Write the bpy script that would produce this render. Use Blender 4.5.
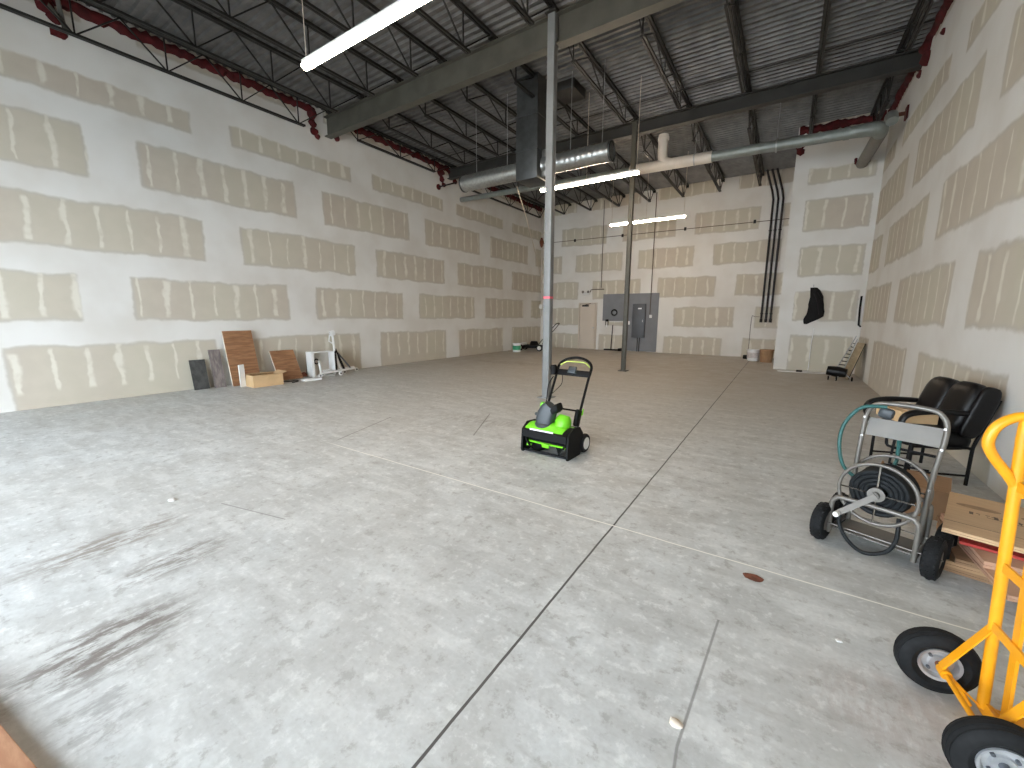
import bpy, bmesh, math, random
from mathutils import Vector, Matrix, Euler
random.seed(7)
for o in list(bpy.data.objects): bpy.data.objects.remove(o)
SC = bpy.context.scene
COL = SC.collection
PI = math.pi

# ------------------------------------------------------------------ camera
cam = bpy.data.cameras.new('camera'); co = bpy.data.objects.new('camera', cam); COL.objects.link(co)
F, YAW, PIT, ROL = 408.26, -0.58391, -0.16633, 0.003288
fw = Vector((math.sin(YAW)*math.cos(PIT), math.cos(YAW)*math.cos(PIT), math.sin(PIT)))
rt = Vector((math.cos(YAW), -math.sin(YAW), 0)); up = rt.cross(fw)
r2 = rt*math.cos(ROL)+up*math.sin(ROL); u2 = -rt*math.sin(ROL)+up*math.cos(ROL)
M = Matrix((r2, u2, -fw)).transposed().to_4x4(); M.translation = (0, 0, 1.52)
co.matrix_world = M
cam.sensor_fit = 'HORIZONTAL'; cam.sensor_width = 36; cam.lens = F/1024*36; cam.clip_end = 200; cam.clip_start = .02
SC.camera = co
# ------------------------------------------------------------------ world, exposure
W = bpy.data.worlds.new('overcast_sky'); SC.world = W; W.use_nodes = True
bg = W.node_tree.nodes['Background']; bg.inputs[0].default_value = (.80, .90, 1, 1); bg.inputs[1].default_value = 6.8
SC.view_settings.view_transform = 'Standard'; SC.view_settings.look = 'None'
SC.view_settings.gamma = 1; SC.view_settings.exposure = 1.38; SC.view_settings.use_curve_mapping = False
LAMP = 30.0
# front wall openings (x0, x1, z0, z1): overhead door left, shop window and doorway behind the camera
FY = -3.6
OPEN = [(-8.3, -5.2, .0, 3.4), (-4.8, -1.0, .0, 3.4), (-.6, 1.2, .9, 2.6)]
for x0, x1, z0, z1 in OPEN:      # portals: only steer sampling of the sky light coming in through the openings
    L = bpy.data.lights.new('daylight_portal', 'AREA'); L.shape = 'RECTANGLE'; L.size = x1-x0; L.size_y = z1-z0
    L.cycles.is_portal = True
    lo = bpy.data.objects.new('daylight_portal', L); COL.objects.link(lo); lo.location = ((x0+x1)/2, FY-.1, (z0+z1)/2)
    lo.rotation_euler = (PI/2, 0, PI)

# ------------------------------------------------------------------ materials
def s2l(c): return tuple(((v/255)/12.92 if v/255 <= .04045 else ((v/255+.055)/1.055)**2.4) for v in c)
class NT:
    def __init__(s, name):
        s.m = bpy.data.materials.new(name); s.m.use_nodes = True; s.t = s.m.node_tree; s.n = s.t.nodes; s.l = s.t.links
        s.b = s.n['Principled BSDF']
        s.tc = s.n.new('ShaderNodeTexCoord').outputs['Object']
    def set(s, inp, v):
        if isinstance(v, bpy.types.NodeSocket): s.l.new(v, inp)
        else: inp.default_value = v
    def math(s, op, a, b=None, c=None, clamp=False):
        n = s.n.new('ShaderNodeMath'); n.operation = op; n.use_clamp = clamp
        for i, v in enumerate((a, b, c)):
            if v is not None: s.set(n.inputs[i], v)
        return n.outputs[0]
    def sep(s, v=None):
        n = s.n.new('ShaderNodeSeparateXYZ'); s.set(n.inputs[0], v or s.tc); return n.outputs
    def comb(s, x=0., y=0., z=0.):
        n = s.n.new('ShaderNodeCombineXYZ')
        for i, v in enumerate((x, y, z)): s.set(n.inputs[i], v)
        return n.outputs[0]
    def noise(s, scale, detail=3, vec=None, rough=.5, sc3=None):
        v = vec or s.tc
        if sc3:
            mp = s.n.new('ShaderNodeMapping'); s.l.new(v, mp.inputs[0]); mp.inputs['Scale'].default_value = sc3[:3]
            if len(sc3) > 3: mp.inputs['Rotation'].default_value = (0, 0, sc3[3])
            v = mp.outputs[0]
        n = s.n.new('ShaderNodeTexNoise'); s.l.new(v, n.inputs[0]); n.inputs['Scale'].default_value = scale
        n.inputs['Detail'].default_value = detail; n.inputs['Roughness'].default_value = rough
        return n.outputs[0]
    def mr(s, v, a, b, c=0., d=1., smooth=True):
        n = s.n.new('ShaderNodeMapRange'); n.interpolation_type = 'SMOOTHSTEP' if smooth else 'LINEAR'
        s.set(n.inputs[0], v)
        for i, q in enumerate((a, b, c, d)): s.set(n.inputs[i+1], q)
        return n.outputs[0]
    def mix(s, f, a, b, mode='MIX'):
        n = s.n.new('ShaderNodeMix'); n.data_type = 'RGBA'; n.blend_type = mode
        s.set(n.inputs[0], f)
        for i, q in ((6, a), (7, b)):
            if isinstance(q, tuple): q = (*q, 1)
            s.set(n.inputs[i], q)
        return n.outputs[2]
    def fin(s, col, rough=.5, metal=0., bump=None, bs=.2, bd=.01, spec=None):
        if isinstance(col, tuple): col = (*col, 1)
        s.set(s.b.inputs['Base Color'], col); s.set(s.b.inputs['Roughness'], rough); s.set(s.b.inputs['Metallic'], metal)
        if spec is not None: s.b.inputs['Specular IOR Level'].default_value = spec
        if bump is not None:
            n = s.n.new('ShaderNodeBump'); n.inputs['Strength'].default_value = bs; n.inputs['Distance'].default_value = bd
            s.l.new(bump, n.inputs['Height']); s.l.new(n.outputs[0], s.b.inputs['Normal'])
        return s.m

def plain(name, rgb, rough=.5, metal=0., var=.12, scale=14, spec=None, sc3=None, bs=0.0):
    t = NT(name); c = s2l(rgb)
    n = t.noise(scale, 3, sc3=sc3)
    lo = tuple(v*(1-var) for v in c); hi = tuple(min(1, v*(1+var)) for v in c)
    return t.fin(t.mix(t.mr(n, .3, .7), lo, hi), rough, metal, n if bs else None, bs, .004, spec)

def drywall(name, axis, offs, period, pitch=1.2, z0=0., floor_row=True, du0=.33, full=None, rip=5.38, seed=0.):
    """taped and mudded plasterboard: staggered sheets, wide joint bands, screw rows over the studs"""
    t = NT(name); x, y, z = t.sep()
    u = y if axis == 'y' else x
    wob = t.noise(1.6, 2, t.comb(t.math('ADD', u, seed), z, 0.)); wob2 = t.noise(9, 2, t.comb(t.math('ADD', u, seed), z, 3.))
    w = t.math('MULTIPLY', t.math('SUBTRACT', wob, .5), .16); w2 = t.math('MULTIPLY', t.math('SUBTRACT', wob2, .5), .05)
    ww = t.math('ADD', w, w2)
    zz = t.math('SUBTRACT', z, z0)
    row = t.math('FLOOR', t.math('DIVIDE', zz, pitch)); fz = t.math('SUBTRACT', zz, t.math('MULTIPLY', row, pitch))
    dlow = t.math('ADD', fz, t.math('MULTIPLY', t.math('LESS_THAN', row, .5), 1. if floor_row else 0.))
    dz = t.math('MINIMUM', dlow, t.math('SUBTRACT', pitch, fz))
    pz = t.mr(t.math('ADD', dz, ww), .17, .23)
    zr = t.math('ADD', z, ww)
    pz = t.math('MULTIPLY', pz, t.math('MAXIMUM', t.mr(zr, rip+.03, rip-.03), t.mr(zr, 6.05, 6.1)))
    off = None
    for k, o in enumerate(offs):
        term = t.math('MULTIPLY', t.math('COMPARE', row, float(k), .2), float(o))
        off = term if off is None else t.math('ADD', off, term)
    if full is None:
        fu = t.math('FLOORED_MODULO', t.math('SUBTRACT', u, off), period)
        du = t.math('MINIMUM', fu, t.math('SUBTRACT', period, fu))
        pu = t.mr(t.math('ADD', du, t.math('MULTIPLY', ww, -.8)), du0-.01, du0+.04)
    else:
        d1 = t.math('SUBTRACT', u, full[0]); d2 = t.math('SUBTRACT', full[1], u); du = t.math('MINIMUM', d1, d2)
        pu = t.mr(t.math('ADD', du, w2), .0, .03)
    p = t.math('MULTIPLY', pz, pu)
    # fainter skim inside the edge
    edge = t.math('MULTIPLY', t.mr(t.math('ADD', dz, ww), .20, .27), t.mr(du, du0+.01 if full is None else .01, du0+.08 if full is None else .08))
    # screw rows
    su0 = t.math('ADD', u, t.math('MULTIPLY', t.math('SUBTRACT', t.noise(2.6, 3, t.comb(u, z, 7.)), .5), .13))
    su = t.math('FLOORED_MODULO', su0, .4064); sid = t.math('FLOOR', t.math('DIVIDE', su0, .4064))
    wid = t.noise(3., 1, t.comb(t.math('MULTIPLY', sid, 3.7), t.math('MULTIPLY', row, 5.1), 0.))
    ds = t.math('ABSOLUTE', t.math('SUBTRACT', su, .2032))
    halfw = t.math('MULTIPLY', t.mr(wid, .3, .7, .026, .075), t.mr(t.noise(4, 2, t.comb(u, z, 21.)), .3, .7, .55, 1.35))
    st = t.math('SUBTRACT', 1., t.mr(ds, t.math('MULTIPLY', halfw, .3), halfw))
    zlim = t.math('ADD', dz, t.math('MULTIPLY', t.math('SUBTRACT', t.noise(1.3, 1, t.comb(sid, t.math('MULTIPLY', row, 2.3), 1.)), .5), .35))
    low_end = t.mr(t.math('ADD', fz, t.math('MULTIPLY', w, 1.2)), .22, .30)
    st = t.math('MULTIPLY', st, t.math('MULTIPLY', t.mr(zlim, .21, .27), low_end))
    st = t.math('MULTIPLY', st, t.mr(t.noise(5, 2, t.comb(su0, z, 11.)), .25, .55, .35, 1.))
    # board paper tone varies sheet to sheet
    tone = t.noise(.55, 2, t.comb(u, t.math('MULTIPLY', row, 9.3), seed))
    fine = t.noise(3.5, 3)
    paper = t.mix(t.mr(tone, .35, .65), s2l((188, 178, 164)), s2l((192, 186, 169)))
    paper = t.mix(t.mr(fine, .35, .7, 0., .35), paper, s2l((202, 193, 178)))
    mud = t.mix(t.mr(t.noise(1.1, 3), .35, .7), s2l((220, 218, 213)), s2l((211, 207, 200)))
    rim = t.mix(edge, s2l((187, 181, 170)), paper)
    c = t.mix(p, mud, rim)
    c = t.mix(t.math('MULTIPLY', st, p), c, s2l((214, 209, 196)))
    return t.fin(c, .85, 0., t.math('ADD', p, fine), .08, .004, .2)

def concrete():
    t = NT('concrete_floor'); x, y, z = t.sep()
    n1 = t.noise(.45, 4); n2 = t.noise(2.3, 6, rough=.62); n3 = t.noise(3.4, 6, rough=.65, sc3=(.5, 1.9, 1, .45)); n4 = t.noise(40, 3)
    c = t.mix(t.mr(n2, .36, .66), s2l((182, 184, 182)), s2l((203, 206, 205)))
    n5 = t.noise(11, 6, rough=.7)
    c = t.mix(t.mr(n3, .48, .66, 0., .5), c, s2l((222, 224, 222)))
    c = t.mix(t.mr(n5, .53, .66, 0., .65), c, s2l((226, 228, 226)))
    c = t.mix(t.mr(n5, .46, .34, 0., .6), c, s2l((150, 148, 144)))
    c = t.mix(t.mr(n3, .44, .30, 0., .4), c, s2l((150, 147, 142)))
    c = t.mix(t.mr(n4, .3, .7, 0., .16), c, s2l((140, 138, 134)))
    c = t.mix(t.mr(n1, .42, .62, 0., .18), c, s2l((170, 163, 152)))
    # tan towards the back: mostly the warm light there painted in, partly dusty concrete
    dust_and_light = t.math('MULTIPLY', t.mr(y, 3., 12., 0., .75), t.mr(n2, .3, .7, .75, 1.))
    c = t.mix(dust_and_light, c, s2l((166, 154, 138)))
    # damp stains near the entrance
    def blob(cx, cy, rx, ry, rot, amt, col, thr=(.42, .56)):
        ca, sa = math.cos(rot), math.sin(rot)
        dx = t.math('SUBTRACT', x, cx); dy = t.math('SUBTRACT', y, cy)
        a = t.math('DIVIDE', t.math('ADD', t.math('MULTIPLY', dx, ca), t.math('MULTIPLY', dy, sa)), rx)
        b = t.math('DIVIDE', t.math('SUBTRACT', t.math('MULTIPLY', dy, ca), t.math('MULTIPLY', dx, sa)), ry)
        d = t.math('SQRT', t.math('ADD', t.math('MULTIPLY', a, a), t.math('MULTIPLY', b, b)))
        m = t.math('MULTIPLY', t.mr(d, 1., .35), t.mr(t.noise(9, 6, rough=.75, sc3=(1.9, .55, 1, .1)), thr[0], thr[1]))
        return t.mix(t.math('MULTIPLY', m, amt), 0, 0) if False else (t.math('MULTIPLY', m, amt), col)
    for a in [(-2.5, .36, .30, .46, .15, .9, (112, 104, 98), (.42, .58)), (-3.65, .62, .24, .62, .1, .8, (128, 118, 108), (.40, .58)), (-3.05, .8, .22, .42, .1, .75, (122, 114, 106), (.43, .58)),
              (-2.1, .25, .3, .2, 0, .5, (125, 121, 118), (.45, .6)), (.47, 1.95, .35, .3, .3, .25, (132, 104, 90), (.4, .6)), (-3.6, 4.6, 1.3, .35, .1, .35, (122, 114, 104), (.42, .6)), (-7.2, 11., 2.0, .5, .1, .4, (120, 108, 94), (.4, .6))]:
        f, col = blob(*a); c = t.mix(f, c, s2l(col))
    # saw cut and caulked joint
    wj = t.math('MULTIPLY', t.math('SUBTRACT', t.noise(3, 3), .5), .012)
    dj = t.math('ABSOLUTE', t.math('ADD', t.math('SUBTRACT', x, -.913), wj))
    c = t.mix(t.mr(dj, .008, .005), c, s2l((78, 76, 74)))
    dk = t.math('ABSOLUTE', t.math('ADD', t.math('SUBTRACT', y, 2.733), wj))
    on = t.mr(x, -4.6, -4.2)
    c = t.mix(t.math('MULTIPLY', t.mr(dk, .0075, .004), on), c, s2l((236, 234, 226)))
    # thin scuffs
    def seg(x0, y0, x1, y1, w, col, amt):
        nonlocal c
        L = math.hypot(x1-x0, y1-y0); ca, sa = (x1-x0)/L, (y1-y0)/L
        dx = t.math('SUBTRACT', x, x0); dy = t.math('SUBTRACT', y, y0)
        a = t.math('ADD', t.math('MULTIPLY', dx, ca), t.math('MULTIPLY', dy, sa))
        b = t.math('ABSOLUTE', t.math('SUBTRACT', t.math('MULTIPLY', dy, ca), t.math('MULTIPLY', dx, sa)))
        m = t.math('MULTIPLY', t.mr(b, w, w*.3), t.math('MULTIPLY', t.math('GREATER_THAN', a, 0.), t.math('LESS_THAN', a, L)))
        c = t.mix(t.math('MULTIPLY', m, amt), c, s2l(col))
    seg(-4.46, 2.84, -4.84, 4.02, .012, (104, 100, 96), .8); seg(-3.72, 5.0, -3.2, 3.95, .014, (104, 100, 96), .7)
    seg(-.14, 2.12, -.18, 1.35, .008, (120, 118, 116), .7); seg(-.18, 1.35, -.14, .9, .008, (120, 118, 116), .7)
    seg(-3.7, 1.3, -3.0, 1.45, .008, (110, 106, 102), .6)
    rough = t.mr(n2, .3, .7, .42, .68)
    return t.fin(c, rough, 0., t.math('ADD', t.math('MULTIPLY', n2, .6), n4), .12, .006, .4)

def wood(name, c1, c2, ax=(1, 12, 1), scale=3., rough=.6):
    t = NT(name); n = t.noise(scale, 4, sc3=ax, rough=.6)
    return t.fin(t.mix(t.mr(n, .35, .65), s2l(c1), s2l(c2)), rough)

def emis(name, rgb, st):
    t = NT(name); c = t.noise(2.); t.fin(s2l((250, 248, 240)), .4)
    t.b.inputs['Emission Color'].default_value = (*rgb, 1); t.b.inputs['Emission Strength'].default_value = st
    return t.m

m_floor = concrete()
A, B = 7.69, 5.73
m_wl = drywall('plasterboard_left', 'y', [7.69, 5.76, 7.69, 6.12, 7.69, 6.3], 3.56)
m_wr = drywall('plasterboard_right', 'y', [8.65, 7.0, 8.8, 7.2, 8.8, 7.2], 3.66, seed=17.)
m_wb = drywall('plasterboard_back', 'x', [-1.65, -4.15, -2.03, -2.87, -3.6, -2.2, -3.4], 2.85, pitch=1.18, z0=-.29, rip=5.5, seed=31.)
m_wc = drywall('plasterboard_chase', 'x', [0]*6, 2., full=(.14, 1.57), seed=45.)
m_wf = plain('painted_front_wall', (206, 202, 196), .85, var=.04, scale=2)
m_gird = plain('grey_primer_steel', (78, 76, 68), .55, 0., .15, 3)
m_gird2 = plain('dark_primer_steel', (48, 47, 44), .55, 0., .15, 3)
m_joist = plain('joist_primer', (36, 35, 33), .5, .2, .2, 5)
m_colm = plain('column_primer', (128, 130, 130), .5, 0., .08, 4)
m_red = plain('red_firestop', (74, 5, 9), .85, 0., .3, 9)
m_blk = plain('black_plastic', (9, 9, 10), .6, 0., .2, 20, spec=.22)
m_leather = plain('black_leather', (9, 8, 9), .42, 0., .25, 60, spec=.3, bs=.35)
m_rub = plain('tyre_rubber', (22, 23, 24), .75, 0., .25, 40, spec=.25)
m_white = plain('white_plastic', (226, 226, 224), .45, 0., .03, 6)
m_galv = plain('galvanised_sheet', (168, 170, 168), .33, .85, .12, 18)
m_galvd = plain('dull_galvanised', (76, 78, 78), .45, .6, .15, 6)
m_pvc = plain('white_pvc', (205, 198, 188), .5, 0., .04, 4)
m_pipeg = plain('grey_painted_pipe', (132, 138, 134), .4, .3, .12, 5)
m_cond = plain('black_conduit', (34, 31, 32), .5, .2, .2, 5)
m_yel = plain('yellow_enamel', (232, 156, 18), .4, 0., .06, 10)
m_rim = plain('zinc_rim', (186, 188, 190), .38, .6, .15, 20)
m_rgrey = plain('warm_grey_enamel', (118, 114, 108), .38, .45, .08, 8)
m_plate = plain('grey_tray', (120, 116, 110), .55, .1, .06, 8)
m_green = plain('lime_green_plastic', (112, 200, 30), .42, 0., .06, 8)
m_slate = plain('slate_plastic', (52, 58, 62), .45, 0., .08, 10)
m_card = plain('brown_cardboard', (178, 144, 108), .85, 0., .06, 5, sc3=(1, 9, 1))
m_cardl = plain('pale_brown_cardboard', (196, 164, 128), .85, 0., .05, 5, sc3=(1, 9, 1))
m_card2 = plain('pinkish_cardboard', (186, 146, 120), .85, 0., .06, 5)
m_card3 = plain('dark_cardboard', (150, 118, 88), .85, 0., .1, 5, sc3=(1, 9, 1))
m_kraft = plain('light_cardboard', (202, 170, 128), .85, 0., .05, 5)
m_ink = plain('faded_ink', (98, 82, 64), .85)
m_teal = plain('teal_hose', (32, 84, 80), .45)
m_hose = plain('dark_hose', (24, 27, 29), .6, 0., .25, 30, spec=.25)
m_chrome = plain('bright_steel', (210, 208, 204), .2, 1.)
m_board = plain('grey_backboard', (121, 123, 127), .7, 0., .05, 3)
m_panel = plain('panel_grey', (84, 87, 92), .5, .1, .05, 3)
m_door = plain('cream_door', (205, 193, 178), .6, 0., .02, 2)
m_trimd = plain('door_gap', (120, 110, 100), .7)
m_brn = plain('brown_grey_pipe', (92, 80, 70), .6)
m_brown = wood('brown_laminate', (132, 92, 62), (160, 118, 84), (1, 1, 9))
m_greyw = wood('grey_grain_laminate', (104, 96, 94), (140, 130, 126), (6, 6, 1))
m_dark = wood('charcoal_laminate', (52, 54, 54), (78, 79, 78), (3, 3, 2))
m_ply = wood('raw_plywood', (150, 134, 106), (170, 152, 122), (1, 1, 5))
m_edge = plain('pale_core_edge', (216, 204, 188), .8)
m_cloth = plain('black_cloth', (11, 10, 12), .9, 0., .3, 30)
m_rope = plain('pale_cord', (196, 184, 168), .8)
m_pink = plain('pink_tape', (236, 110, 126), .7, 0., .05)
m_lamp = emis('lamp_diffuser', (1, .80, .60), LAMP)
m_redp = plain('red_plastic_sleeve', (170, 52, 44), .6)
m_rust = plain('rust_brown', (112, 66, 48), .8, .1, .3, 30)
m_sill = wood('worn_wood', (186, 138, 108), (206, 160, 128), (2, 10, 1))
m_pave = plain('outdoor_paving', (150, 150, 148), .9)
def deck_mat():
    t = NT('corrugated_deck_metal'); n = t.noise(4, 4, sc3=(1, .4, 1))
    return t.fin(t.mix(t.mr(n, .3, .7), s2l((98, 97, 96)), s2l((118, 116, 114))), .5, .35)
m_deck = deck_mat()

# ------------------------------------------------------------------ mesh helpers
class MB:
    def __init__(s): s.b = bmesh.new()
    def box(s, c, d, rot=None, bev=0.):
        g = bmesh.ops.create_cube(s.b, size=1)['verts']
        R = rot if isinstance(rot, Matrix) else (Euler(rot).to_matrix() if rot else Matrix.Identity(3))
        for v in g: v.co = R @ Vector((v.co.x*d[0], v.co.y*d[1], v.co.z*d[2])) + Vector(c)
        if bev:
            es = list({e for v in g for e in v.link_edges})
            bmesh.ops.bevel(s.b, geom=es, offset=bev, segments=2, affect='EDGES', profile=.5)
        return s
    def b2(s, lo, hi, bev=0.):
        return s.box([(a+b)/2 for a, b in zip(lo, hi)], [abs(b-a) for a, b in zip(lo, hi)], bev=bev)
    def rings(s, rings, close=False, caps=True):
        vr = [[s.b.verts.new(p) for p in r] for r in rings]; n = len(vr[0])
        m = len(vr)
        for i in range(m if close else m-1):
            a, b = vr[i], vr[(i+1) % m]
            for j in range(n): s.b.faces.new((a[j], a[(j+1) % n], b[(j+1) % n], b[j]))
        if caps and not close:
            s.b.faces.new(vr[0][::-1]); s.b.faces.new(vr[-1])
        return s
    def tube(s, pts, r, n=10, close=False, smooth=0, flat=None):
        pts = [Vector(p) for p in pts]
        if smooth:
            if isinstance(r, (list, tuple)):
                k = smooth; r = [r[i]+(r[i+1]-r[i])*j/k for i in range(len(r)-1) for j in range(k)]+[r[-1]]
            pts = catmull(pts, smooth, close)
        m = len(pts); rr = []; prev = None
        for i, p in enumerate(pts):
            if close: d = pts[(i+1) % m]-pts[i-1]
            else: d = pts[min(i+1, m-1)]-pts[max(i-1, 0)]
            d.normalize()
            if prev is None:
                a = Vector((0, 0, 1)) if abs(d.z) < .9 else Vector((1, 0, 0))
                x = d.cross(a).normalized()
            else:
                x = prev - d*prev.dot(d)
                x = x.normalized() if x.length > 1e-6 else d.orthogonal().normalized()
            prev = x; y = d.cross(x)
            ra = r[i] if isinstance(r, (list, tuple)) else r
            f1, f2 = (flat if flat else (1, 1))
            rr.append([p + x*math.cos(2*PI*j/n)*ra*f1 + y*math.sin(2*PI*j/n)*ra*f2 for j in range(n)])
        return s.rings(rr, close)
    def cyl(s, p0, p1, r, n=16, r1=None): return s.tube([p0, p1], [r, r if r1 is None else r1], n)
    def bar(s, p0, p1, w, h, upv=(0, 0, 1)):
        p0, p1 = Vector(p0), Vector(p1); d = (p1-p0); L = d.length; d.normalize()
        u = Vector(upv)
        if abs(d.dot(u)) > .98: u = Vector((1, 0, 0)) if abs(d.x) < .9 else Vector((0, 1, 0))
        x = d.cross(u).normalized(); z = x.cross(d)
        Rm = Matrix((x, d, z)).transposed()
        return s.box((p0+p1)/2, (w, L, h), Rm)
    def lathe(s, prof, c=(0, 0, 0), ax='z', n=32):
        rr = []
        for r, h in prof:
            r = max(r, 1e-4); ring = []
            for j in range(n):
                a = 2*PI*j/n; q = (r*math.cos(a), r*math.sin(a), h)
                if ax == 'x': q = (q[2], q[0], q[1])
                if ax == 'y': q = (q[1], q[2], q[0])
                ring.append(Vector(q)+Vector(c))
            rr.append(ring)
        if prof[0][0] > 1e-3 and prof[-1][0] > 1e-3: return s.rings(rr, True)
        return s.rings(rr)
    def prism(s, poly, ax, a0, a1):
        def P(p, a): return {'x': (a, p[0], p[1]), 'y': (p[0], a, p[1]), 'z': (p[0], p[1], a)}[ax]
        return s.rings([[Vector(P(p, a0)) for p in poly], [Vector(P(p, a1)) for p in poly]])
    def grid(s, fn, nu, nv):
        vs = [[s.b.verts.new(fn(i/nu, j/nv)) for j in range(nv+1)] for i in range(nu+1)]
        for i in range(nu):
            for j in range(nv): s.b.faces.new((vs[i][j], vs[i+1][j], vs[i+1][j+1], vs[i][j+1]))
        return s
    def build(s, name, mat, parent=None, smooth=True, angle=38):
        assert len(s.b.verts), name
        bmesh.ops.recalc_face_normals(s.b, faces=s.b.faces)
        me = bpy.data.meshes.new(name); s.b.to_mesh(me); s.b.free()
        me.materials.append(mat)
        if smooth:
            me.polygons.foreach_set('use_smooth', [True]*len(me.polygons))
            me.set_sharp_from_angle(angle=math.radians(angle))
        o = bpy.data.objects.new(name, me); COL.objects.link(o)
        if parent: o.parent = parent
        return o
def catmull(p, k, close=False):
    out = []; n = len(p)
    rng = range(n if close else n-1)
    for i in rng:
        if close: a, b, c, d = p[i-1], p[i], p[(i+1) % n], p[(i+2) % n]
        else: a, b, c, d = p[max(i-1, 0)], p[i], p[i+1], p[min(i+2, n-1)]
        for j in range(k):
            t = j/k
            out.append(.5*((2*b)+(-a+c)*t+(2*a-5*b+4*c-d)*t*t+(-a+3*b-3*c+d)*t**3))
    if not close: out.append(p[-1])
    return out
def arc(cx, cy, r, a0, a1, n=10): return [(cx+r*math.cos(math.radians(a0+(a1-a0)*i/n)), cy+r*math.sin(math.radians(a0+(a1-a0)*i/n))) for i in range(n+1)]
def tag(o, label=None, cat=None, group=None, kind=None):
    if label: o['label'] = label
    if cat: o['category'] = cat
    if group: o['group'] = group
    if kind: o['kind'] = kind
    return o
def thing(name, label, cat, loc=(0, 0, 0), rz=0., group=None):
    o = bpy.data.objects.new(name, None); o.empty_display_size = .1; COL.objects.link(o); o.location = loc; o.rotation_euler = (0, 0, rz)
    return tag(o, label, cat, group)
def struct(o): o['kind'] = 'structure'; return o
def copy_tree(o, parent=None):
    c = o.copy(); COL.objects.link(c)
    if parent: c.parent = parent
    for ch in [q for q in bpy.data.objects if q.parent == o]: copy_tree(ch, c)
    return c

# ------------------------------------------------------------------ room shell
XL, XR, YB, YC, ZD = -10.03, 1.68, 17.72, 14.15, 6.5
struct(MB().b2((XL-.2, FY-.2, -.15), (XR+.2, YB+.2, 0)).build('floor', m_floor))
struct(MB().b2((XL-.15, FY, 0), (XL, YB, ZD+.2)).build('wall_left', m_wl))
struct(MB().b2((XR, FY, 0), (XR+.15, YC, ZD+.2)).build('wall_right', m_wr))
struct(MB().b2((XL-.15, YB, 0), (-.17, YB+.15, ZD+.2)).build('wall_back', m_wb))
wc = MB(); wc.b2((-.17, YC, 0), (XR+.15, YC+.12, ZD+.2)); struct(wc.build('wall_chase', m_wc))
struct(MB().b2((-.17, YC+.12, 0), (-.05, YB, ZD+.2)).build('wall_chase_side', m_wf))
mb = MB(); xs = [XL-.15]
for x0, x1, z0, z1 in OPEN:
    if x0 > xs[-1]: mb.b2((xs[-1], FY-.15, 0), (x0, FY, ZD+.2))
    mb.b2((x0, FY-.15, z1), (x1, FY, ZD+.2))
    if z0 > 0: mb.b2((x0, FY-.15, 0), (x1, FY, z0))
    xs.append(x1)
mb.b2((xs[-1], FY-.15, 0), (XR+.15, FY, ZD+.2)); struct(mb.build('wall_front', m_wf))
struct(MB().b2((XL-4, FY-8, -.2), (XR+4, FY-.2, -.05)).build('ground', m_pave))
for i, (x0, x1, z0, z1) in enumerate(OPEN):
    mb = MB(); f = .06
    for a, b in (((x0, z0), (x0+f, z1)), ((x1-f, z0), (x1, z1)), ((x0, z1-f), (x1, z1))): mb.b2((a[0], FY-.12, a[1]), (b[0], FY-.04, b[1]))
    struct(mb.build('window_%d' % (i+1), m_gird2))
# corrugated deck: trapezoid flutes along X
mb = MB(); prof = []; y = FY; p = .1524
while y < YB+.1:
    prof += [(y, ZD), (y+.045, ZD), (y+.065, ZD+.045), (y+.135, ZD+.045)]; y += p
prof += [(y, ZD), (y, ZD+.12), (FY, ZD+.12)]
mb.prism(prof, 'x', XL-.1, XR+.1); struct(mb.build('ceiling', m_deck, smooth=False))

# red firestop bead along the wall heads
def bead(name, p0, p1, zc, h, t, nrm, seed):
    rnd = random.Random(seed); p0, p1 = Vector(p0), Vector(p1); L = (p1-p0).length; n = int(L/.07); rings = []
    for i in range(n+1):
        p = p0.lerp(p1, i/n); hh = h*(.75+.5*rnd.random()); tt = t*(.7+.6*rnd.random()); zz = zc+(rnd.random()-.5)*.05
        rings.append([Vector((p.x, p.y, zz))+Vector(nrm)*(tt*max(0, math.sin(a)) if a < PI else 0)+Vector((0, 0, hh*math.cos(a)*.5)) for a in [PI*k/5 for k in range(6)]])
    return struct(MB().rings(rings).build(name, m_red))
bead('trim_1', (XL, FY+.1, 0), (XL, 6.4, 0), 6.39, .17, .09, (1, 0, 0), 1)
bead('trim_2', (XL, 6.8, 0), (XL, YB-.1, 0), 6.40, .17, .08, (1, 0, 0), 2)
bead('trim_3', (XR, FY+.1, 0), (XR, 10.9, 0), 6.38, .2, .08, (-1, 0, 0), 3)
bead('trim_4', (XR, 11.2, 0), (XR, YC-.05, 0), 6.38, .2, .08, (-1, 0, 0), 4)
bead('trim_5', (-.15, YC, 0), (XR-.1, YC, 0), 6.38, .2, .08, (0, -1, 0), 5)
def lump(name, pts):
    mb = MB(); rnd = random.Random(len(pts))
    for (x, y, z, r) in pts:
        g = bmesh.ops.create_icosphere(mb.b, subdivisions=2, radius=r)['verts']
        for v in g: v.co = v.co*(.8+.4*rnd.random())+Vector((x, y, z))
    return struct(mb.build(name, m_red))
lump('trim_6', [(XL, 6.33, 6.3, .13), (XL, 6.34, 6.1, .1), (XL, 6.37, 5.93, .1), (XL, 6.45, 5.84, .07), (XL, 6.95, 6.12, .1), (XL, 6.9, 6.3, .1), (XL, 6.98, 5.98, .08)])
lump('trim_7', [(XL, 2.1, 6.1, .09), (XL, 2.0, 6.25, .12), (XL, 2.15, 5.9, .07), (XL, 1.7, 6.3, .12)])
lump('trim_8', [(XR, 10.85, 6.25, .14), (XR, 10.8, 6.05, .12), (XR, 11.35, 6.2, .12), (XR, 11.3, 6.0, .06), (XR, 9.9, 6.0, .05), (-.1, YC, 6.0, .1), (-.08, YC, 6.15, .1), (-.08, YC, 5.87, .09)])
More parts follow.
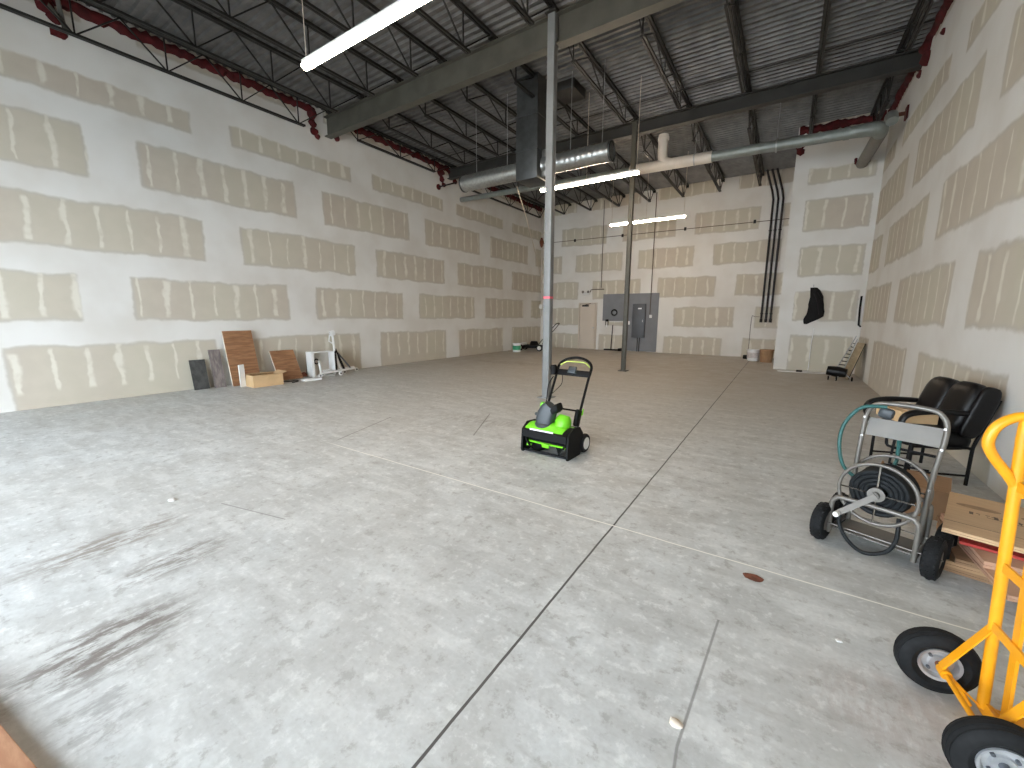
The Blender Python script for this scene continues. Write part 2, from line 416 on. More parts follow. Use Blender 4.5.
lump('trim_9', [(XL, 10.8, 6.2, .14), (XL, 10.85, 6.0, .1), (XL, 11.5, 6.1, .1), (XL, 11.3, 6.3, .12), (XL, 10.95, 5.85, .08)])

# ------------------------------------------------------------------ steel frame
CX = -3.62
def girder(x0, x1, yc, zb, zt, w, mat, label):
    t = thing('steel_girder', label, 'girder', (x0, yc, zb), 0)
    L = x1-x0; h = zt-zb
    MB().b2((0, -w/2, 0), (L, w/2, .022)).build('bottom_flange', mat, t, False)
    MB().b2((0, -w/2, h-.022), (L, w/2, h)).build('top_flange', mat, t, False)
    mb = MB().b2((0, -.008, .022), (L, .008, h-.022))
    mb.build('web', mat, t, False)
    return t
girder(XL+.02, CX-.075, 6.73, 5.90, 6.36, .18, m_gird, 'wide grey steel girder from the left wall to the front column')
girder(CX+.075, XR-.02, 6.73, 5.90, 6.36, .18, m_gird, 'wide grey steel girder from the front column towards the right wall')
girder(XL+.02, CX-.10, 11.22, 6.08, 6.38, .18, m_gird2, 'dark steel girder from the left wall to the thinner rear column')
girder(CX+.04, XR-.02, 11.22, 6.08, 6.38, .18, m_gird2, 'dark steel girder from the thinner rear column to the right wall')
def column(x, y, w, zt, label, mat):
    t = thing('steel_column', label, 'column', (x, y, 0))
    MB().box((0, 0, zt/2+.006), (w, w, zt-.012), bev=.012).build('post', mat, t)
    MB().box((0, 0, .008), (w+.12, w+.12, .016)).build('base_plate', m_gird2 if w < .12 else m_colm, t, False)
    MB().box((0, 0, zt-.008), (w+.06, w+.1, .016)).build('cap_plate', m_gird2, t, False)
    return t
c1 = column(CX, 6.66, .135, 6.36, 'square grey steel column behind the green snow blower, with pink tape band', m_colm)
MB().box((0, 0, 1.84), (.141, .141, .045), bev=.01).build('tape_band', m_pink, c1)['label'] = 'bright pink tape band'
column(CX-.03, 11.16, .115, 6.38, 'slimmer square grey steel column in front of the electrical board', m_gird)

def joist(x, y0, y1, nodes, half, label, yend0=None, yend1=None, zb=5.87):
    """open web joist along Y; nodes = bottom panel points"""
    t = thing('roof_joist', label, 'joist', (x, y0, 0), 0, None)
    L = y1-y0; zt = 6.42
    n = [v-y0 for v in nodes]
    b0 = (yend0 if yend0 is not None else nodes[0])-y0; b1 = (yend1 if yend1 is not None else nodes[-1])-y0
    MB().b2((-.045, 0, zt+.01), (-.008, L, zt+.058)).b2((.008, 0, zt+.01), (.045, L, zt+.058)).build('top_chord', m_joist, t, False)
    MB().b2((-.04, b0, zb-.018), (-.008, b1, zb+.02)).b2((.008, b0, zb-.018), (.04, b1, zb+.02)).build('bottom_chord', m_joist, t, False)
    def rod(a, b): MB().bar((0, a[0], a[1]), (0, b[0], b[1]), .02, .022, (1, 0, 0)).build('web_bar', m_joist, t, False)
    for i, v in enumerate(n):
        if v > .05 and v < L-.05: rod((v, zb), (v, zt+.02))
        for q in (-half, half):
            w = v+q
            if (q < 0 and i == 0): w = .12 if v < 1.0 else v-half
            if (q > 0 and i == len(n)-1): w = L-.12 if L-v < 1.5 else v+half
            if w > 0 and w < L: rod((v, zb), (w, zt+.02))
    for q in (.06, L-.06): MB().box((0, q, zt-.01), (.1, .12, .038)).build('bearing_seat', m_joist, t, False)
    return t
JX = [CX+1.235*k for k in range(-5, 5)]
ORD = ['first', 'second', 'third', 'fourth', 'fifth', 'sixth', 'seventh', 'eighth', 'ninth', 'tenth']
bays = [(FY+.02, 6.72, [-2.6, -1.4, -.2, .99, 2.25, 3.43, 4.67, 5.86], .61, 'over the entrance half, ', None, 6.0, 5.87),
        (6.74, 11.21, [7.45, 8.9, 10.3], .72, 'between the two girders, ', None, None, 6.04),
        (11.23, YB-.03, [11.95, 13.3, 14.65, 16.0, 17.1], .67, 'over the rear bay, ', None, None, 5.93)]
for bi, (y0, y1, nodes, half, txt, e0, e1, zb_) in enumerate(bays):
    proto = None
    for k, x in enumerate(JX):
        yy = y1
        if bi == 2 and k >= 8: continue
        lab = 'dark open-web roof joist %s%s from the left wall' % (txt, ORD[k])
        if proto is None: o = proto = joist(x, y0, yy, nodes, half, lab, e0, e1, zb_)
        else: o = copy_tree(proto); o.location.x = x
        o['label'] = lab; o['group'] = 'open web roof joists'
for x, k in ((JX[8], 8), (JX[9], 9)):
    o = joist(x, 11.23, YC-.01, [11.9, 12.65, 13.4], .37, 'dark short roof joist above the drain pipe, %s from the left wall' % ORD[k]); o['group'] = 'open web roof joists'
for (yy, z, x0, x1, lab) in [(7.36, 6.42, XL+.05, XR-.05, 'thin steel bridging rod just behind the wide front girder'), (10.35, 6.42, XL+.05, XR-.05, 'thin steel bridging rod just before the rear girder')]:
    tag(MB().bar((x0, yy, z), (x1, yy, z), .02, .02).build('bridging_rod', m_joist, None, False), lab, 'bridging rod', 'joist bridging rods')

# ------------------------------------------------------------------ strip lights
def strip(x0, y, z, n, label):
    t = thing('strip_light', label, 'light', (x0, y, z), 0, 'hanging strip lights')
    L = 1.22*n
    MB().b2((0, -.045, .02), (L, .045, .07), .008).build('housing', m_white, t)
    for k in range(n):
        MB().tube([(k*1.22+.01, 0, 0), ((k+1)*1.22-.01, 0, 0)], .042, 14, flat=(1.25, .9)).build('diffuser', m_lamp, t)
    for q in (.05, L/2, L-.05):
        MB().cyl((q, 0, .07), (q, 0, 6.50-z), .006, 6).build('hanging_wire', m_rope, t)
    return t
LZ = 4.6
strip(-5.36, 3.34, LZ, 3, 'bright strip light nearest the camera, cut off by the top edge')
strip(-5.40, 9.46, LZ, 2, 'strip light passing behind the front column, below the round duct')
strip(-5.35, 14.22, LZ, 2, 'farthest strip light, low in front of the back wall')

# ------------------------------------------------------------------ air duct
t = thing('air_duct', 'galvanised spiral duct with a square drop box hanging beside the front column', 'duct', (-5.0, 8.4, 4.75))
def spiral(x0, x1):
    prof = []; n = int((x1-x0)/.03); 
    for i in range(n+1):
        x = x0+(x1-x0)*i/n; prof.append((.183+(.006 if i % 4 == 0 else 0), x))
    prof = [(.165, x0-.0)]+prof+[(.165, x1)]
    mb = MB(); rr = []
    for r, h in prof: rr.append([Vector((h, r*math.cos(2*PI*j/32), r*math.sin(2*PI*j/32))) for j in range(32)])
    return mb.rings(rr)
spiral(-2.0, -.28).build('spiral_duct', m_galv, t); spiral(.28, 1.8).build('spiral_duct', m_galv, t)
MB().b2((-.27, -.3, -.3), (.27, .3, 1.0), .01).b2((-.26, -.29, 1.0), (.26, .29, 1.74)).build('drop_box', m_galvd, t)
for z in (.98, .3): MB().b2((-.29, -.32, z-.02), (.29, .32, z+.02)).build('box_flange', m_galvd, t, False)
MB().b2((.27, -.12, -.25), (.42, .2, .3), .02).build('side_tap', m_galv, t)
for x in (-2.0, 1.8): 
    MB().lathe([(.195, -.02), (.195, .02), (.16, .02), (.16, -.02)], (x, 0, 0), 'x').build('end_collar', m_galvd, t)
for x in (-1.6, -.7, .9, 1.6): MB().cyl((x, 0, .18), (x, 0, 1.69), .008, 6).build('hanger_rod', m_galv, t)
MB().b2((.3, .3, 1.56), (.8, .9, 1.745), .01).build('return_plenum', m_joist, t)

# ------------------------------------------------------------------ drain pipe
t = thing('drain_pipe', 'long horizontal drain pipe, part white and part grey, crossing under the rear girder', 'pipe', (0, 0, 0))
PY = 11.85
def pz(x): return 5.40+(-x-1.74)*.018+.02
def P3(x): return (x, PY, pz(x))
MB().cyl((XL+.005, PY, pz(XL)), P3(-3.9), .085, 20).build('grey_pipe', m_pipeg, t)
MB().cyl(P3(-3.95), P3(-1.9), .135, 20).build('white_pipe', m_pvc, t)
MB().cyl(P3(-1.93), P3(.75), .115, 20).build('grey_pipe', m_pipeg, t)
MB().tube([(-3.1, PY, 6.18), (-3.1, PY, pz(-3.1)+.22), (-3.02, PY, pz(-3.)+.06), (-2.86, PY, pz(-2.9))], [.125, .125, .135, .13], 20, smooth=5).build('white_riser', m_pvc, t)
MB().cyl((-3.1, PY, 6.05), (-3.1, PY, 6.12), .14, 20).build('coupling', m_pvc, t)
for x in (-.1, .72): MB().cyl(P3(x-.05), P3(x+.05), .127, 20).build('coupling', m_pipeg, t)
MB().tube([P3(.72), P3(1.12), (1.27, PY+.08, pz(1.3)-.01), (1.3, PY+.3, pz(1.3)-.03)], [.11, .14, .14, .12], 20, smooth=5).build('elbow', m_pipeg, t)
MB().tube([(1.3, PY+.25, pz(1.3)-.03), (1.27, 13.2, pz(1.3)-.03), (1.25, YC-.0, pz(1.3)-.02)], .125, 20, smooth=3).build('wrapped_pipe', m_plate, t)
MB().tube([(1.42, PY+.2, pz(1.3)+.22), (1.42, PY+.02, pz(1.3)+.2), (1.42, PY-.1, pz(1.3)+.05)], .10, 16, smooth=4).build('upper_elbow', m_pipeg, t)
for x in (-2.3, -.55): MB().cyl((x, PY, pz(x)+.1), (x, PY, 6.43), .007, 6).build('hanger_rod', m_galv, t)
for x in (-2.3, -.55): MB().lathe([(.145, -.015), (.145, .015), (.12, .015), (.12, -.015)], P3(x), 'x').build('hanger_clamp', m_galv, t)
mb = MB()
for i in range(12):
    a = PI*(.95+i/10); g = bmesh.ops.create_icosphere(mb.b, subdivisions=1, radius=.035+.015*random.random())['verts']
    for v in g: v.co += Vector((1.25+.14*math.cos(a), YC-.01, 5.44+.14*math.sin(a)))
struct(mb.build('trim_10', m_red))
t = thing('wall_bracket', 'dark red steel stub bracket on the right wall beside the drain pipe elbow', 'bracket', (XR, 12.05, 5.62))
MB().b2((-.25, -.03, -.03), (0, .03, .03)).build('arm', m_rust, t, False); MB().b2((-.03, -.1, -.12), (0, .1, .12)).build('wall_plate', m_red, t, False)
t = thing('wall_bracket', 'red stub pipe bracket high on the left wall below the rear girder', 'bracket', (XL, 10.7, 5.72))
MB().cyl((0, 0, 0), (.75, .05, .03), .022, 10).build('arm', m_cond, t); MB().cyl((0, 0, 0), (.03, 0, 0), .09, 16).build('wall_plate', m_red, t)
t = thing('wall_bracket', 'red angled steel brace above the joist at the far top left of the left wall', 'bracket', (XL, 2.1, 5.9))
MB().bar((0, .1, .02), (.18, .02, .5), .05, .05).bar((.02, -.12, .45), (.2, .1, .02), .05, .05).build('arm', m_gird, t, False)
MB().b2((0, -.08, -.06), (.03, .08, .06)).build('wall_plate', m_red, t, False)

# ------------------------------------------------------------------ back wall fittings
def cond(x, label):
    t = thing('conduit', label, 'conduit', (x, YB-.07, 1.3), 0, 'three black conduits on the back wall')
    MB().tube([(0, 0, .05), (0, 0, 4.25), (-.05, -.05, 4.5), (-.26, -.25, 5.19)], .034, 10).build('pipe', m_cond, t)
    MB().cyl((0, 0, 0), (0, 0, .12), .045, 10).build('end_cap', m_cond, t)
    MB().b2((-.05, .0, .3), (.05, .06, .33)).b2((-.05, .0, 3.2), (.05, .06, 3.23)).build('strap', m_galvd, t, False)
cond(-.745, 'black vertical conduit on the back wall, left of the three'); cond(-.6, 'black vertical conduit on the back wall, middle of the three'); cond(-.455, 'black vertical conduit on the back wall, right one beside the boxed-out corner')
# door
t = thing('door_1', None, None, (-7.56, YB, 0)); t['kind'] = 'structure'
MB().b2((-.37, -.05, .01), (.37, -.02, 2.04), .004).build('door_leaf', m_door, t)
MB().b2((-.44, -.06, 0), (-.385, -.0, 2.1)).b2((.385, -.06, 0), (.44, 0, 2.1)).b2((-.385, -.06, 2.055), (.385, 0, 2.1)).build('door_frame', m_door, t, False)
MB().b2((-.385, -.018, 0), (.385, -.001, 2.055)).build('door_gap', m_trimd, t, False)
MB().b2((-.24, -.12, 1.93), (.05, -.05, 2.0)).bar((-.1, -.1, 2.0), (.2, -.2, 2.06), .02, .02).build('door_closer', m_joist, t, False)
MB().cyl((.31, -.1, .98), (.31, -.05, .98), .03).build('door_handle', m_rim, t)
t = thing('emergency_light', 'twin-headed white emergency light above the back door', 'light', (-7.66, YB, 2.5))
MB().b2((-.13, -.07, -.06), (.13, 0, .06), .01).build('body', m_white, t)
for s in (-1, 1): MB().lathe([(.03, 0), (.06, -.05), (.055, -.06), (.0, -.06)], (s*.13, -.07, .08), 'y', 16).build('lamp_head', m_plate, t)
t = thing('pipe_stub', 'short dark horizontal pipe on the back wall above the grey board', 'pipe', (-7.46, YB, 2.68))
MB().tube([(.0, -.03, -.12), (.02, -.04, -.02), (.1, -.04, .0), (.64, -.04, .0)], .018, 8).build('pipe', m_brn, t)
# grey backboard (L-shaped)
tag(MB().prism([(-6.84, 1.30), (-5.82, 1.30), (-5.82, 0.02), (-4.43, 0.02), (-4.43, 2.46), (-6.84, 2.46)], 'y', YB-.03, YB-.001).build('electrical_backboard', m_board, None, False),
    'large grey painted L-shaped plywood board on the back wall', 'board')
t = thing('breaker_cabinet', 'dark grey breaker panel mounted on the grey board', 'electrical panel', (-5.2, YB-.03, .6))
MB().b2((-.27, -.12, 0), (.27, 0, 1.42), .01).build('box', m_panel, t); MB().b2((-.24, -.135, .05), (.24, -.12, 1.37), .006).build('door', m_panel, t)
MB().b2((.17, -.15, .66), (.2, -.135, .76)).build('latch', m_galv, t, False); MB().b2((-.03, -.137, 1.2), (.12, -.135, 1.25)).build('sticker', m_white, t, False)
for x, lab in ((-.02, 'left'), (.06, 'right')):
    MB().tube([(x, -.05, 0), (x, -.05, -.59)], .02, 8).build('feed_pipe', m_cond if x > 0 else m_galvd, t)
for (x, z, w, h, lab) in [(-5.66, 1.22, .12, .15, 'small white box on the grey board, left of the breaker panel'), (-4.72, 1.5, .1, .13, 'small white switch box on the grey board, right of the breaker panel')]:
    tag(MB().b2((x-w/2, YB-.09, z-h/2), (x+w/2, YB-.03, z+h/2), .01).build('junction_box', m_white), lab, 'junction box')
def vcond(x, z0, z1, mat, lab): tag(MB().cyl((x, YB-.055, z0), (x, YB-.055, z1), .016, 8).build('conduit', mat), lab, 'conduit')
vcond(-4.76, 1.58, 6.4, m_brn, 'thin brown conduit dropping down the wall to the switch box on the grey board'); vcond(-6.95, 2.75, 6.4, m_plate, 'thin grey conduit on the back wall above the door')
tag(MB().tube([(-6.3+.12*math.cos(a*PI/8), YB-.06-.004*(a % 3), 1.66+.12*math.sin(a*PI/8)) for a in range(16)], .03, 8, close=True).build('cable_coil', m_cloth), 'black coil of cable hanging on the grey board', 'cable coil')
t = thing('hose_tap', 'small white and black tap fitting under the left corner of the grey board', 'tap', (-6.6, YB-.032, 1.1))
MB().b2((-.07, -.1, -.0), (.05, 0, .26), .02).build('body', m_cloth, t); MB().cyl((.02, -.14, -.08), (.02, -.14, .17), .035, 12).build('cylinder', m_white, t)
tag(MB().cyl((-6.5, YB-.05, 1.26), (-5.7, YB-.05, 1.26), .016, 8).build('water_pipe', m_white), 'thin white horizontal pipe along the bottom edge of the grey board', 'pipe')
t = thing('floor_squeegee', 'long-handled black floor squeegee standing against the back wall under the cable coil', 'squeegee', (-6.38, YB-.12, 0))
MB().cyl((0, .04, .04), (.04, .06, 1.12), .02, 8).build('handle', m_cond, t); MB().b2((-.3, -.06, 0), (.32, .06, .06), .01).build('blade_head', m_cloth, t)
tag(MB().b2((-5.98, YB-.35, 0), (-5.84, YB-.1, .12), .02).build('floor_box', m_cloth), 'small black box on the floor between the squeegee and grey board', 'box')
# thin line slung across in front of back wall
t = thing('gas_pipe', 'thin dark pipe running high across the full back wall', 'pipe', (0, 0, 0))
MB().cyl((-10.0, YB-.018, 4.9), (-.2, YB-.018, 4.86), .012, 8).build('pipe', m_brn, t)
for x in (-8.3, -6.1, -3.6, -1.25): MB().b2((x-.04, YB-.034, 4.82), (x+.04, YB-.001, 4.94)).build('pipe_clip', m_cond, t, False)
# riser in back left corner + cord
t = thing('corner_pipe', 'pale vertical pipe in the back left corner with a red valve', 'pipe', (XL+.09, YB-.12, 0))
MB().cyl((0, 0, 1.5), (0, 0, 6.4), .035, 10).build('pipe', m_pvc, t)
MB().lathe([(.0, -.28), (.06, -.2), (.1, 0), (.04, .18), (.0, .2)], (0, -.06, 4.95), 'z', 12).build('valve', m_rust, t)
MB().b2((-.07, -.12, 1.85), (.1, .05, 2.05), .02).build('outlet_box', m_white, t)
tag(MB().tube([(-5.4, 8.35, 4.42), (-6.4, 10.5, 4.08), (-8.2, 14.2, 3.5), (-9.85, 17.45, 3.05)], .012, 6, smooth=5).build('hanging_cord', m_rope), 'pale cord slung from the duct drop box down to the back left corner', 'cord')

# ------------------------------------------------------------------ chase wall things
# jacket
def jacket():
    mb = MB(); rings = []
    prof = [(2.30, .56, .09, .05), (2.22, .60, .13, .08), (2.05, .655, .17, .09), (1.85, .665, .2, .1), (1.65, .67, .22, .1), (1.52, .64, .24, .1), (1.44, .58, .19, .09), (1.36, .51, .1, .06), (1.31, .48, .04, .04)]
    for z, cx, hw, hd in prof:
        r = []
        for j in range(20):
            a = 2*PI*j/20; f = 1+.12*math.sin(5*a+z*9)
            r.append(Vector((cx+hw*.82*f*math.cos(a), YC-.012-hd*f*max(-.05, (math.sin(a)+.9)*.5), z)))
        rings.append(r)
    t = thing('jacket', 'black jacket hanging on the white boxed-out wall at the back right', 'jacket', (0, 0, 0))
    mb.rings(rings).build('body', m_cloth, t)
    MB().tube([(.62, YC-.1, 2.15), (.73, YC-.13, 1.9), (.78, YC-.12, 1.58)], [.05, .06, .045], 12, smooth=3).build('sleeve', m_cloth, t)
    MB().tube([(.56, YC, 2.36), (.56, YC-.05, 2.37), (.56, YC-.06, 2.31)], .01, 8).build('hook', m_galv, t)
jacket()
mb = MB().tube([(.68, YC-.02, 1.2), (.66, YC-.02, .6), (.66, YC-.03, .05), (.6, YC-.1, .012), (.2, YC-.45, .012), (-.05, YC-.55, .012), (.3, YC-.6, .012), (.9, YC-.5, .012), (1.2, YC-.3, .012), (.9, YC-.2, .012), (.5, YC-.3, .012), (.3, YC-.4, .012)], .011, 6, smooth=6)
t = thing('extension_cord', 'white cord running down the boxed-out wall and looped on the floor', 'cord'); mb.build('cable', m_white, t)
MB().b2((.38, YC-.42, 0), (.52, YC-.34, .05), .01).build('plug', m_cloth, t)
tag(MB().tube([(1.60, YC-.06, 2.05), (1.60, YC-.05, 1.75), (1.62, YC-.06, 1.3), (1.66, YC-.1, 1.26)], .022, 8).build('wall_strap', m_cloth), 'narrow black strap hanging in the corner above the leaning plywood', 'strap')
# leaning plywood + folding cart
t = thing('plywood_panel', 'raw plywood panel leaning on the right wall in the back corner', 'panel', (1.36, 12.7, 0), math.radians(8))
MB().box((.14, .20, .45), (.018, .50, .92), (0, .26, 0), .002).build('panel', m_ply, t)
MB().box((.162, .20, .45), (.012, .49, .9), (0, .26, 0)).build('dark_backing', m_cloth, t)
t = thing('folding_stroller', 'folded black stroller with thin metal frame leaning beside the plywood panel', 'stroller', (1.12, 12.55, 0))
R_ = lambda *p: MB().tube(list(p), .012, 8)
R_((-.12, -.12, .02), (.05, .1, .3), (.40, .9, .98), (.42, .95, 1.03)).build('frame_rail', m_rim, t); R_((.02, -.18, .02), (.18, .05, .3), (.44, .88, .96)).build('frame_rail', m_rim, t)
for k in range(7):
    f = k/7; R_((.08+.33*f, .15+.72*f, .36+.58*f), (.19+.24*f, .1+.74*f, .36+.56*f)).build('cross_rod', m_cond, t)
MB().tube([(-.15, .0, .22), (.05, -.04, .2), (.22, -.08, .18)], [.11, .13, .1], 14, smooth=3).build('folded_seat', m_leather, t)
for x, y in ((-.12, -.12), (.03, -.19), (.33, -.1)): MB().lathe([(.03, -.012), (.05, -.012), (.05, .012), (.03, .012)], (x, y, .05), 'x', 18).build('wheel', m_rub, t)
R_((.12, -.02, .25), (.3, -.08, .06)).build('frame_rail', m_rim, t)
# buckets
def bucket(name, lab, x, y, r, h, mat, band):
    t = thing(name, lab, 'bucket', (x, y, 0))
    MB().lathe([(.0, 0), (r*.86, 0), (r, h), (r*1.06, h), (r*1.06, h-.03), (r*.97, h-.03), (r*.94, h), (r*.82, .01), (0, .012)], n=28).build('body', mat, t)
    if band: MB().lathe([(r*.915, h*.25), (r*.985, h*.75), (r*.97, h*.75), (r*.90, h*.25)], n=28).build('label_band', band, t)
    MB().tube([(r*math.cos(a), -.02, h-.02-r*.9*math.sin(a)*.6) for a in [PI*k/10 for k in range(11)]], .005, 6).build('handle', m_galv, t)
    return t
bucket('bucket', 'white bucket with green label by the left wall near the back corner', -9.38, 14.55, .18, .36, m_white, plain('green_label', (60, 150, 110), .6))
bucket('bucket', 'white plastic bucket on the floor below the black conduits', -.82, 16.45, .2, .38, m_white, plain('pale_label', (200, 192, 190), .6))
t = bucket('bucket', 'brown tub beside the white bucket at the corner of the boxed-out wall', -.42, 16.1, .2, .42, m_card3, None)
tag(MB().b2((-1.16, 16.85, 0), (-1.0, 17., .14), .03).build('rubber_stopper', m_cloth), 'small black cap on the floor left of the white bucket', 'cap')
tag(MB().tube([(-1.05, 17.1, .14), (-1.05, 17.6, .3), (-1.05, 17.66, 1.45), (-.95, 17.66, 1.5), (-.8, 17.66, 1.5)], .01, 6, smooth=3).build('drop_cord', m_plate), 'thin grey cord from the conduits down to the black cap', 'cord')

# lawn mower
t = thing('lawn_mower', 'black and white lawn mower parked behind the front column at the back wall', 'mower', (-9.15, 15.5, 0), math.radians(10)); t.scale = (1.15, 1.15, 1.15)
MB().lathe([(.0, .36), (.12, .36), (.16, .28), (.17, .2), (.0, .2)], (.05, 0, 0), 'z', 20).build('engine', m_blk, t)
MB().b2((-.36, -.26, .1), (.38, .26, .22), .05).build('deck', m_blk, t); MB().b2((-.46, -.2, .12), (-.3, .2, .3), .04).build('front_cover', m_white, t)
for x in (-.42, .36):
    for y in (-.27, .27):
        MB().lathe([(.03, -.03), (.12, -.03), (.125, 0), (.12, .03), (.03, .03)], (x, y, .125), 'y', 20).build('wheel', m_rub, t)
        MB().lathe([(.0, -.035), (.075, -.035), (.075, .035), (0, .035)], (x, y, .125), 'y', 16).build('wheel_hub', m_white, t)
for y in (-.22, .22): MB().tube([(.3, y, .25), (.62, y, .62), (.95, y, 1.0)], .014, 8).build('handle_tube', m_cond, t)
MB().tube([(.95, -.22, 1.0), (.99, -.12, 1.04), (.99, .12, 1.04), (.95, .22, 1.0)], .016, 8, smooth=3).build('handle_grip', m_cloth, t)

# ------------------------------------------------------------------ left wall stack
def lean(name, lab, cat, y, w, h, foot, th, mat, edge, yaw=0., roll=0.):
    """panel leaning on the left wall: foot = distance of its foot from the wall"""
    t = thing(name, lab, cat, (XL+foot, y, 0), yaw)
    a = math.asin(min(.95, (foot-.035-th)/h))
    R = Euler((roll, -a, 0)).to_matrix()
    def tr(mb): 
        for v in mb.b.verts: v.co = R @ v.co
        mn = min(v.co.z for v in mb.b.verts)
        return mb, mn
    m1, mn = tr(MB().b2((0, 0, 0), (th*.3, w, h))); m2, mn2 = tr(MB().b2((-th*.7, .0, 0), (0, w, h)))
    mm = min(mn, mn2)
    for q in (m1, m2):
        for v in q.b.verts: v.co.z -= mm
    m1.build('face', mat, t, False); m2.build('core', edge, t, False)
    return t
lean('laminate_board', 'small charcoal board leaning on the left wall, leftmost of the leaning boards', 'board', 3.25, .27, .61, .16, .02, m_dark, m_dark)
lean('laminate_plank', 'narrow grey wood-grain plank leaning between the charcoal and tall brown boards', 'board', 3.60, .21, .80, .20, .02, m_greyw, m_greyw)
lean('brown_board', 'tall brown wood-grain door panel leaning on the left wall', 'board', 3.88, .57, 1.19, .34, .05, m_brown, m_edge)
lean('brown_board', 'short brown wood-grain panel leaning on the left wall behind the cardboard box', 'board', 4.80, .55, .75, .44, .05, m_brown, m_edge, 0., -.0)
# open cardboard box
t = thing('cardboard_box', 'open shallow cardboard box on the floor in front of the brown panels', 'box', (-9.36, 4.36, 0), math.radians(-2))
w_, d_, h_, th = .42, .60, .25, .008
mb = MB().b2((-w_/2, -d_/2, 0), (w_/2, d_/2, th))
for q in ((-1, 0), (1, 0), (0, -1), (0, 1)):
    if q[0]: mb.b2((q[0]*w_/2-th/2, -d_/2, 0), (q[0]*w_/2+th/2, d_/2, h_))
    else: mb.b2((-w_/2, q[1]*d_/2-th/2, 0), (w_/2, q[1]*d_/2+th/2, h_))
mb.build('body', m_kraft, t, False)
MB().box((0, d_/2+.05, h_+.02), (w_, .1, .006), (.3, 0, 0)).build('flap', m_kraft, t, False); MB().box((-w_/2+.08, 0, h_+.01), (.16, d_, .006), (0, -.05, 0)).build('flap', m_kraft, t, False)
MB().box((w_/2+.005, .0, .14), (.004, .05, .12)).build('flap', m_kraft, t, False)
tag(MB().box((-9.50, 3.99, .24), (.03, .11, .47), (.05, .05, .2)).build('white_batten', m_white, None, False), 'short white batten standing upright at the left end of the open cardboard box', 'batten')
# white cabinet carcass
t = thing('white_cabinet', 'white open-fronted cabinet carcass on the floor by the left wall', 'cabinet', (-9.56, 5.56, 0), math.radians(-6))
MB().b2((-.24, 0, 0), (.06, .02, .62)).b2((.03, .02, 0), (.06, .06, .62)).build('side_panel', m_white, t, False); MB().b2((-.24, .56, .04), (.06, .58, .62)).build('side_panel', m_white, t, False)
MB().b2((-.24, .02, .60), (.06, .56, .62)).build('top_panel', m_white, t, False); MB().b2((-.24, .02, .0), (.06, .56, .02)).build('bottom_panel', m_white, t, False)
MB().b2((-.25, .02, .02), (-.235, .56, .60)).build('back_panel', m_pvc, t, False)
MB().tube([(-.225, .24+.05*math.cos(a*PI/6), .36+.06*math.sin(a*PI/6)) for a in range(12)], .014, 8, close=True).build('hole_grommet', m_cloth, t)
# folding trolley
t = thing('folding_trolley', 'white folding trolley with small wheels standing beside the white cabinet', 'trolley', (-9.5, 6.1, 0))
T = lambda pts, r, m, n: MB().tube(pts, r, 8).build(n, m, t)
T([(-.12, .12, 1.08), (-.10, .14, .62), (.0, .2, .12)], .03, m_white, 'mast'); T([(-.14, .06, 1.02), (-.13, .02, .86), (-.1, .1, .8)], .018, m_white, 'hook_arm')
MB().box((-.12, .12, 1.06), (.08, .14, .14), (.3, 0, 0), .03).build('mast_head', m_white, t)
T([(-.11, .16, .66), (.06, .05, .1)], .03, m_cloth, 'leg'); T([(-.11, .16, .66), (-.02, .34, .1)], .03, m_cloth, 'leg'); T([(-.10, .18, .6), (.0, .52, .12)], .02, m_panel, 'leg')
T([(.12, -.42, .1), (.14, .1, .12), (.0, .62, .12)], .028, m_white, 'base_rail'); T([(-.12, -.2, .12), (-.1, .2, .14), (-.2, .75, .12)], .026, m_white, 'base_rail'); T([(.12, -.4, .1), (.0, -.36, .34), (-.1, -.3, .38)], .024, m_white, 'base_rail')
for p_ in ((.14, -.44, .05), (.16, .1, .05), (.03, .3, .055), (-.16, .8, .055), (.0, -.3, .05)):
    MB().lathe([(.018, -.014), (.05, -.014), (.05, .014), (.018, .014)], p_, 'x', 18).build('wheel', m_white, t)
    MB().cyl((p_[0]-.016, p_[1], p_[2]), (p_[0]+.016, p_[1], p_[2]), .024, 10).build('wheel_hub', m_cloth, t)
tag(MB().box((-9.18, 5.32, .02), (.18, .42, .04), (0, 0, -.15)).build('white_panel_strip', m_white, None, False), 'short white strip lying flat on the floor before the cabinet', 'strip')
t = thing('debris_pile', 'small dark crumpled scrap on the floor between the short brown panel and white cabinet', 'scrap', (-9.55, 5.2, 0))
mb = MB(); g = bmesh.ops.create_icosphere(mb.b, subdivisions=2, radius=.09)['verts']
for v in g: v.co = Vector((v.co.x*1., v.co.y*.9, v.co.z*.75))*(.7+.6*random.random())+Vector((-.2, .24, .07))
mb.build('scrap', m_rust, t)
tag(MB().tube([(-9.5, 4.80, .015), (-9.3, 4.9, .02), (-9.4, 5.05, .015), (-9.25, 5.05, .012), (-9.15, 4.85, .012)], .012, 6, smooth=4).build('cable_offcut', m_cloth), 'loose dark cable offcut on the floor beside the cardboard box', 'cable')

